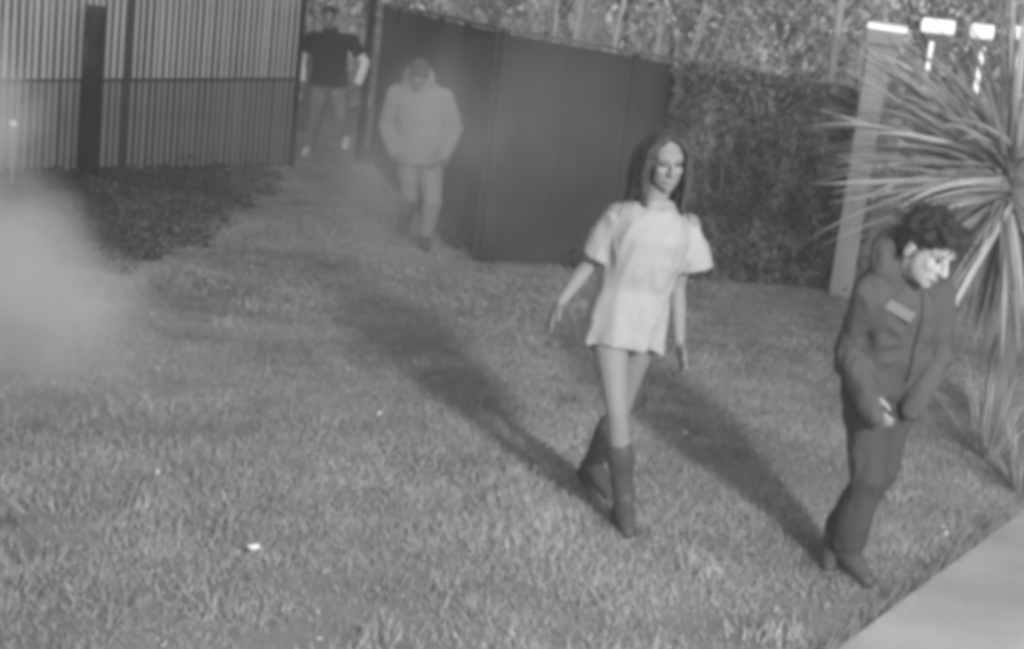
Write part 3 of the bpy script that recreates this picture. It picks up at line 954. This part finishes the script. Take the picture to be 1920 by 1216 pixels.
def jacket(D, j, name, w, b, hemt, m, root, sleeve, voxel, fold, cuffs=.9, hood=False, rad=(.075, .068, .055, .05), flare=1.0):
    S = Solid()
    sp = D['sp']
    rings = []
    prof = ((hemt, w * 1.02 * flare, b * 1.05), (hemt + .06, w * 1.04 * flare, b * 1.08), (.2, w, b * 1.02), (.42, w * .97, b), (.62, w * 1.0, b * 1.05), (.80, w * .98, b), (.92, w * .80, b * .85), (1.0, w * .42, b * .62), (1.06, w * .34, b * .55))
    inner = ((hemt + .004, w * .88 * flare, b * .9), (hemt + .12, w * .75, b * .8))
    for t, a, bb in list(reversed(inner)) + list(prof):
        k = max(0, min(1, t))
        X = lerp(D['X0'], D['X1'], k).normalized(); Y = lerp(D['Y0'], D['Y1'], k).normalized()
        rings.append(ring(j['pelvis'] + sp * t, X, Y, a, bb, 30, 2.4, .015 if t < .5 else 0, 8))
    S.loft(rings)
    for q in 'RL':
        sh, el, wr = j['sh' + q], j['el' + q], j['wr' + q]
        S.tube([lerp(j['neck'], sh, .4) - D['su'] * .06, sh], [rad[0], rad[0]], 14)
        if sleeve == 'long':
            S.tube([sh, lerp(sh, el, .5), el, lerp(el, wr, .5), lerp(el, wr, cuffs)], [rad[0], rad[1], rad[1] * .95, rad[2], rad[3]], 14)
        else:
            S.tube([sh, lerp(sh, el, .35), lerp(sh, el, .62)], [rad[0], rad[0], rad[0] * 1.04], 14, ends=False)
    if hood:
        S.ell(lerp(j['neck'], j['head'], .3) + D['Y1'] * .05 - D['X1'] * .02, (.135, .095, .12), D['X1'], D['Y1'], UP)
        S.ell(j['neck'] + D['Y1'] * .03 - UP * .03, (.13, .12, .075), D['X1'], D['Y1'], UP)
    return link(name, S.fuse(name, voxel, 3, fold, 9, random.random() * 9), m, root, D['base'], True)

def trousers(D, j, m, root, rad, voxel, fold, waist=(.165, .125), end=.96):
    S = Solid()
    sp = D['sp']
    rings = []
    for t, a, b in ((-.17, .11, .09), (-.08, waist[0] * 1.0, waist[1]), (.06, waist[0], waist[1]), (.2, waist[0] * .95, waist[1] * .95)):
        rings.append(ring(j['pelvis'] + sp * t, D['X0'], D['Y0'], a, b, 22, 2.3))
    S.loft(rings)
    for q in 'RL':
        hp, kn, an = j['hip' + q], j['kn' + q], j['an' + q]
        S.tube([hp, lerp(hp, kn, .4), kn, lerp(kn, an, .5), lerp(kn, an, end)], rad, 16, ends=False)
    return link('trousers', S.fuse('trousers', voxel, 3, fold, 10, random.random() * 9), m, root, D['base'], True)

# --- the man at the right, stooping forward, looking down and across
MJ = {'pelvis': [1.47, 5.78, 0.825], 'neck': [1.445, 5.58, 1.235], 'head': [1.480, 5.46, 1.352], 'shR': [1.325, 5.54, 1.165], 'elR': [1.305, 5.66, 0.91], 'wrR': [1.372, 5.525, 0.77], 'haR': [1.402, 5.47, 0.708],
      'shL': [1.605, 5.66, 1.155], 'elL': [1.665, 5.70, 0.91], 'wrL': [1.60, 5.66, 0.76], 'haL': [1.575, 5.70, 0.68], 'hipR': [1.40, 5.74, 0.80], 'hipL': [1.545, 5.8, 0.80], 'knR': [1.445, 5.60, 0.42], 'anR': [1.42, 5.66, 0.10],
      'toR': [1.478, 5.53, 0.045], 'knL': [1.50, 5.68, 0.45], 'anL': [1.405, 5.80, 0.12], 'toL': [1.365, 5.66, 0.045]}
man, j, D = figure('person with dark hair stooping in a grey jacket and dark trousers, beside the yucca', MJ, (.62, -.78), 22, -6, M['skin_pale'], 1.0, .0065, hsize=1.07, slim=.82, base=(1.43, 5.66, 0), curl=.9)
face_parts(man, D['base'], D['g'], D['Rt'], D['F'], D['U'], D['hs'])
hairdo(man, D, M['hair'], 'curly')
trousers(D, j, M['trousers'], man, [.100, .092, .074, .068, .064], .0085, .014)
jk = jacket(D, j, 'jacket', .178, .145, -.12, M['jacket'], man, 'long', .0085, .016, 1.38, True, (.070, .064, .056, .052))
for q in 'RL':
    shoe(man, D['base'], j['an' + q], j['to' + q], M['boot'], 1.08)
def on_cloth(tree, p, d):
    h = tree.ray_cast(Vector(p), Vector(d).normalized())
    return h[0], h[1]
bv = BVHTree.FromPolygons([v.co + D['base'] for v in jk.data.vertices], [p.vertices[:] for p in jk.data.polygons])
pts = []
for k in range(9):
    p = lerp(j['neck'], j['pelvis'], .12 + .9 * k / 8) + Vector((.05, 0, 0))
    h, n_ = on_cloth(bv, p + Vector((.12, -1, 0)), (-.12, 1, 0))
    if h: pts.append(h + n_ * .002)
if len(pts) > 3:
    S = Solid(); S.tube(pts, [.006] * len(pts), 6)
    link('zip', rawmesh('zip', S.V, S.F), M['sole'], man, D['base'])
# pale label on the chest, laid on the cloth
bv = BVHTree.FromPolygons([v.co + D['base'] for v in jk.data.vertices], [p.vertices[:] for p in jk.data.polygons])
o0 = Vector((1.425, 5.30, 1.115))
hit, nrm, idx, dist = bv.ray_cast(o0, Vector((0.0, 1, 0)))
if hit:
    nz = nrm.normalized()
    bx = Vector((1, 0.1, -.42)); bx = (bx - nz * bx.dot(nz)).normalized()
    me = box_mesh('badge', (.115, .042, .012), .004)
    me.transform(Matrix.Translation(hit + nz * .004) @ Matrix((bx, nz.cross(bx), nz)).transposed().to_4x4())
    link('badge', me, M['badge'], man, D['base'])

# --- the pale hooded figure in the haze
PJ = {'pelvis': [-0.916, 12.35, 0.80], 'neck': [-0.96, 12.3, 1.385], 'head': [-0.965, 12.10, 1.435], 'shR': [-1.144, 12.3, 1.243], 'elR': [-1.205, 12.35, 0.971], 'wrR': [-1.10, 12.16, 0.78], 'haR': [-1.05, 12.1, 0.72],
      'shL': [-0.766, 12.3, 1.271], 'elL': [-0.652, 12.35, 1.02], 'wrL': [-0.72, 12.16, 0.80], 'haL': [-0.76, 12.1, 0.74], 'hipR': [-1.0, 12.35, 0.75], 'hipL': [-0.82, 12.32, 0.76], 'knR': [-.95, 12.42, 0.43], 'anR': [-1.02, 12.78, 0.24],
      'toR': [-1.05, 12.68, 0.12], 'knL': [-0.765, 12.2, 0.42], 'anL': [-0.803, 12.32, 0.10], 'toL': [-0.765, 12.16, 0.045]}
pale, j, D = figure('person in pale hooded top and pale trousers running, blurred by the haze', PJ, (.15, -1), 48, 0, M['skin'], 1.0, .010, base=(-0.8, 12.35, 0), curl=.8)
face_parts(pale, D['base'], D['g'], D['Rt'], D['F'], D['U'], D['hs'])
hairdo(pale, D, M['hair_grey'], 'short', .010)
trousers(D, j, M['joggers'], pale, [.105, .098, .078, .066, .055], .012, .010, (.17, .13))
jacket(D, j, 'hoodie', .225, .16, -.14, M['hoodie'], pale, 'long', .012, .012, .92, True, (.095, .088, .07, .055))
for q in 'RL':
    shoe(pale, D['base'], j['an' + q], j['to' + q], M['sole'], 1.05, voxel=.010)

# --- the man in the black shirt in the gateway
QJ = {'pelvis': [-2.534, 18.25, 0.90], 'neck': [-2.561, 18.2, 1.53], 'head': [-2.585, 18.15, 1.70], 'shR': [-2.775, 18.2, 1.43], 'elR': [-2.90, 18.25, 1.16], 'wrR': [-2.84, 18.12, 0.92], 'haR': [-2.81, 18.07, 0.83],
      'shL': [-2.30, 18.2, 1.45], 'elL': [-2.115, 18.25, 1.19], 'wrL': [-2.158, 18.05, 0.96], 'haL': [-2.20, 17.98, 0.86], 'hipR': [-2.64, 18.25, 0.85], 'hipL': [-2.42, 18.25, 0.86], 'knR': [-2.65, 18.18, 0.44], 'anR': [-2.714, 18.25, 0.095],
      'toR': [-2.731, 18.07, 0.04], 'knL': [-2.32, 18.10, 0.52], 'anL': [-2.254, 18.24, 0.29], 'toL': [-2.235, 18.08, 0.20]}
gate, j, D = figure('person in black shirt with white sleeves beside the open end of the batten fence', QJ, (.1, -1), 12, 0, M['skin'], 1.04, .012, base=(-2.6, 18.2, 0), curl=.6)
face_parts(gate, D['base'], D['g'], D['Rt'], D['F'], D['U'], D['hs'])
hairdo(gate, D, M['hair'], 'short', .012)
trousers(D, j, M['denim'], gate, [.115, .105, .085, .075, .07], .014, .010, (.19, .14))
jacket(D, j, 'shirt', .215, .15, -.04, M['tee'], gate, 'short', .014, .008, rad=(.08, .08, .06, .05))
for q in 'RL':
    shoe(gate, D['base'], j['an' + q], j['to' + q], M['white'], 1.12, voxel=.012, wide=1.25)

for q in 'RL':
    S = Solid()
    sh, el, wr = j['sh' + q], j['el' + q], j['wr' + q]
    S.tube([lerp(sh, el, .5), el, lerp(el, wr, .5), lerp(el, wr, .95)], [.062, .064, .060, .050], 14)
    link('sleeve', S.fuse('sleeve', .012, 2, .008, 14), M['cream'], gate, D['base'], True)

# ------------------------------------------------------------------ small things
bm = bmesh.new()
bmesh.ops.create_icosphere(bm, subdivisions=2, radius=1)
for v in bm.verts:
    k = 1 + .35 * noise.noise(v.co * 2.1)
    v.co = Vector((v.co.x * .024 * k, v.co.y * .016 * k, v.co.z * .011 * k))
me = bpy.data.meshes.new('paper_scrap'); bm.to_mesh(me); bm.free()
o = link('paper_scrap', me, M['paper'])
o.location = (-0.84, 5.12, .045)
tag(o, 'small crumpled white scrap lying in the grass', 'litter')

def reflector(label, loc, h, r):
    root = thing('round_reflector', label, 'reflector', loc)
    S = Solid(); S.tube([(0, 0, -.02), (.005, 0, h * .5), (0, 0, h)], [.009, .008, .007], 8)
    link('stake', rawmesh('stake', S.V, S.F), M['pale_bark'], root)
    S = Solid(); S.ell((0, -.012, h), (r, r * .5, r))
    link('lens', rawmesh('lens', S.V, S.F), M['glint'], root, None, True)
reflector('small white round reflector on a stake in front of the batten fence', (-4.62, 13.3, 0), .55, .036)
S = Solid(); S.ell((-.075, -.08, 1.52), (.026, .012, .026))
link('reflector_disc', rawmesh('reflector_disc', S.V, S.F), M['added_glow'], third, None, True)  # white disc brightened by the same added emission as the caps

# ------------------------------------------------------------------ smoke and haze
def volume_mat(name, dens, patchy=None):
    m = bpy.data.materials.new(name)
    m.use_nodes = True
    n, l = m.node_tree.nodes, m.node_tree.links
    n.remove(n['Principled BSDF'])
    v = n.new('ShaderNodeVolumePrincipled')
    v.inputs['Color'].default_value = (.96, .96, .96, 1)
    v.inputs['Density'].default_value = dens
    v.inputs['Anisotropy'].default_value = -0.1
    l.new(v.outputs[0], n['Material Output'].inputs['Volume'])
    if patchy:
        tc = n.new('ShaderNodeTexCoord')
        ln = n.new('ShaderNodeVectorMath'); ln.operation = 'LENGTH'
        l.new(tc.outputs['Object'], ln.inputs[0])
        fall = n.new('ShaderNodeMapRange'); fall.interpolation_type = 'SMOOTHSTEP'
        fall.inputs['From Min'].default_value = 1.0; fall.inputs['From Max'].default_value = 0.1
        nt = n.new('ShaderNodeTexNoise')
        nt.inputs['Scale'].default_value = 2.1; nt.inputs['Detail'].default_value = 5
        l.new(tc.outputs['Object'], nt.inputs['Vector'])
        big = n.new('ShaderNodeTexNoise')          # billows push the outline in and out
        big.inputs['Scale'].default_value = 1.3; big.inputs['Detail'].default_value = 4
        l.new(tc.outputs['Object'], big.inputs['Vector'])
        mad = n.new('ShaderNodeMath'); mad.operation = 'MULTIPLY_ADD'
        l.new(big.outputs['Fac'], mad.inputs[0]); mad.inputs[1].default_value = -1.5; mad.inputs[2].default_value = 0.72
        ad = n.new('ShaderNodeMath'); ad.operation = 'ADD'
        l.new(ln.outputs['Value'], ad.inputs[0]); l.new(mad.outputs[0], ad.inputs[1])
        mx = n.new('ShaderNodeMath'); mx.operation = 'MAXIMUM'
        l.new(ad.outputs[0], mx.inputs[0])
        edge = n.new('ShaderNodeMapRange')         # thin out before the boundary whatever the billows do
        edge.inputs['From Min'].default_value = .8; edge.inputs['From Max'].default_value = 1.0
        l.new(ln.outputs['Value'], edge.inputs['Value']); l.new(edge.outputs[0], mx.inputs[1])
        l.new(mx.outputs[0], fall.inputs['Value'])
        mr = n.new('ShaderNodeMapRange')
        mr.inputs['From Min'].default_value = .34; mr.inputs['From Max'].default_value = .68
        l.new(nt.outputs['Fac'], mr.inputs['Value'])
        mu = n.new('ShaderNodeMath'); mu.operation = 'MULTIPLY'
        l.new(fall.outputs[0], mu.inputs[0]); l.new(mr.outputs[0], mu.inputs[1])
        mu2 = n.new('ShaderNodeMath'); mu2.operation = 'MULTIPLY'
        l.new(mu.outputs[0], mu2.inputs[0]); mu2.inputs[1].default_value = dens
        l.new(mu2.outputs[0], v.inputs['Density'])
    return m

def smoke(label, loc, rad, dens):
    S = Solid(); S.ell((0, 0, 0), (1, 1, 1), n=24)
    o = link('smoke', rawmesh('smoke', S.V, S.F), volume_mat('smoke', dens, True))
    o.location = loc
    o.scale = rad
    tag(o, label, 'smoke', kind='stuff')
smoke('thick pale smoke billowing low from the left edge', (-2.72, 7.3, .26), (.95, .9, .85), 4.2)
smoke('narrow wisp of pale smoke climbing the left edge', (-3.12, 7.9, 1.0), (.62, .7, .95), 2.6)
smoke('low skirt of thin smoke spreading over the grass at the left', (-2.5, 7.1, .08), (1.5, 1.4, .55), .22)
smoke('thin pale smoke hanging in the top left corner before the batten fence', (-2.95, 8.2, 1.72), (.75, .8, .62), .22)
smoke('wide bank of thin smoke hanging before the steel fence', (-0.5, 11.4, .85), (2.4, .75, 1.65), .32)
smoke('small puff of smoke blurring the pale hooded figure', (-0.95, 11.5, .85), (.85, .5, 1.25), .95)
smoke('faint smoke drifting over the right half of the batten fence', (-2.0, 14.6, .8), (1.3, .9, 1.2), .05)

hb = box_mesh('haze', (44, 34, 7.6), 0, (0, 13, 2.7))
tag(link('haze', hb, volume_mat('haze', .005)), 'thin even haze filling the yard', 'haze', kind='stuff')
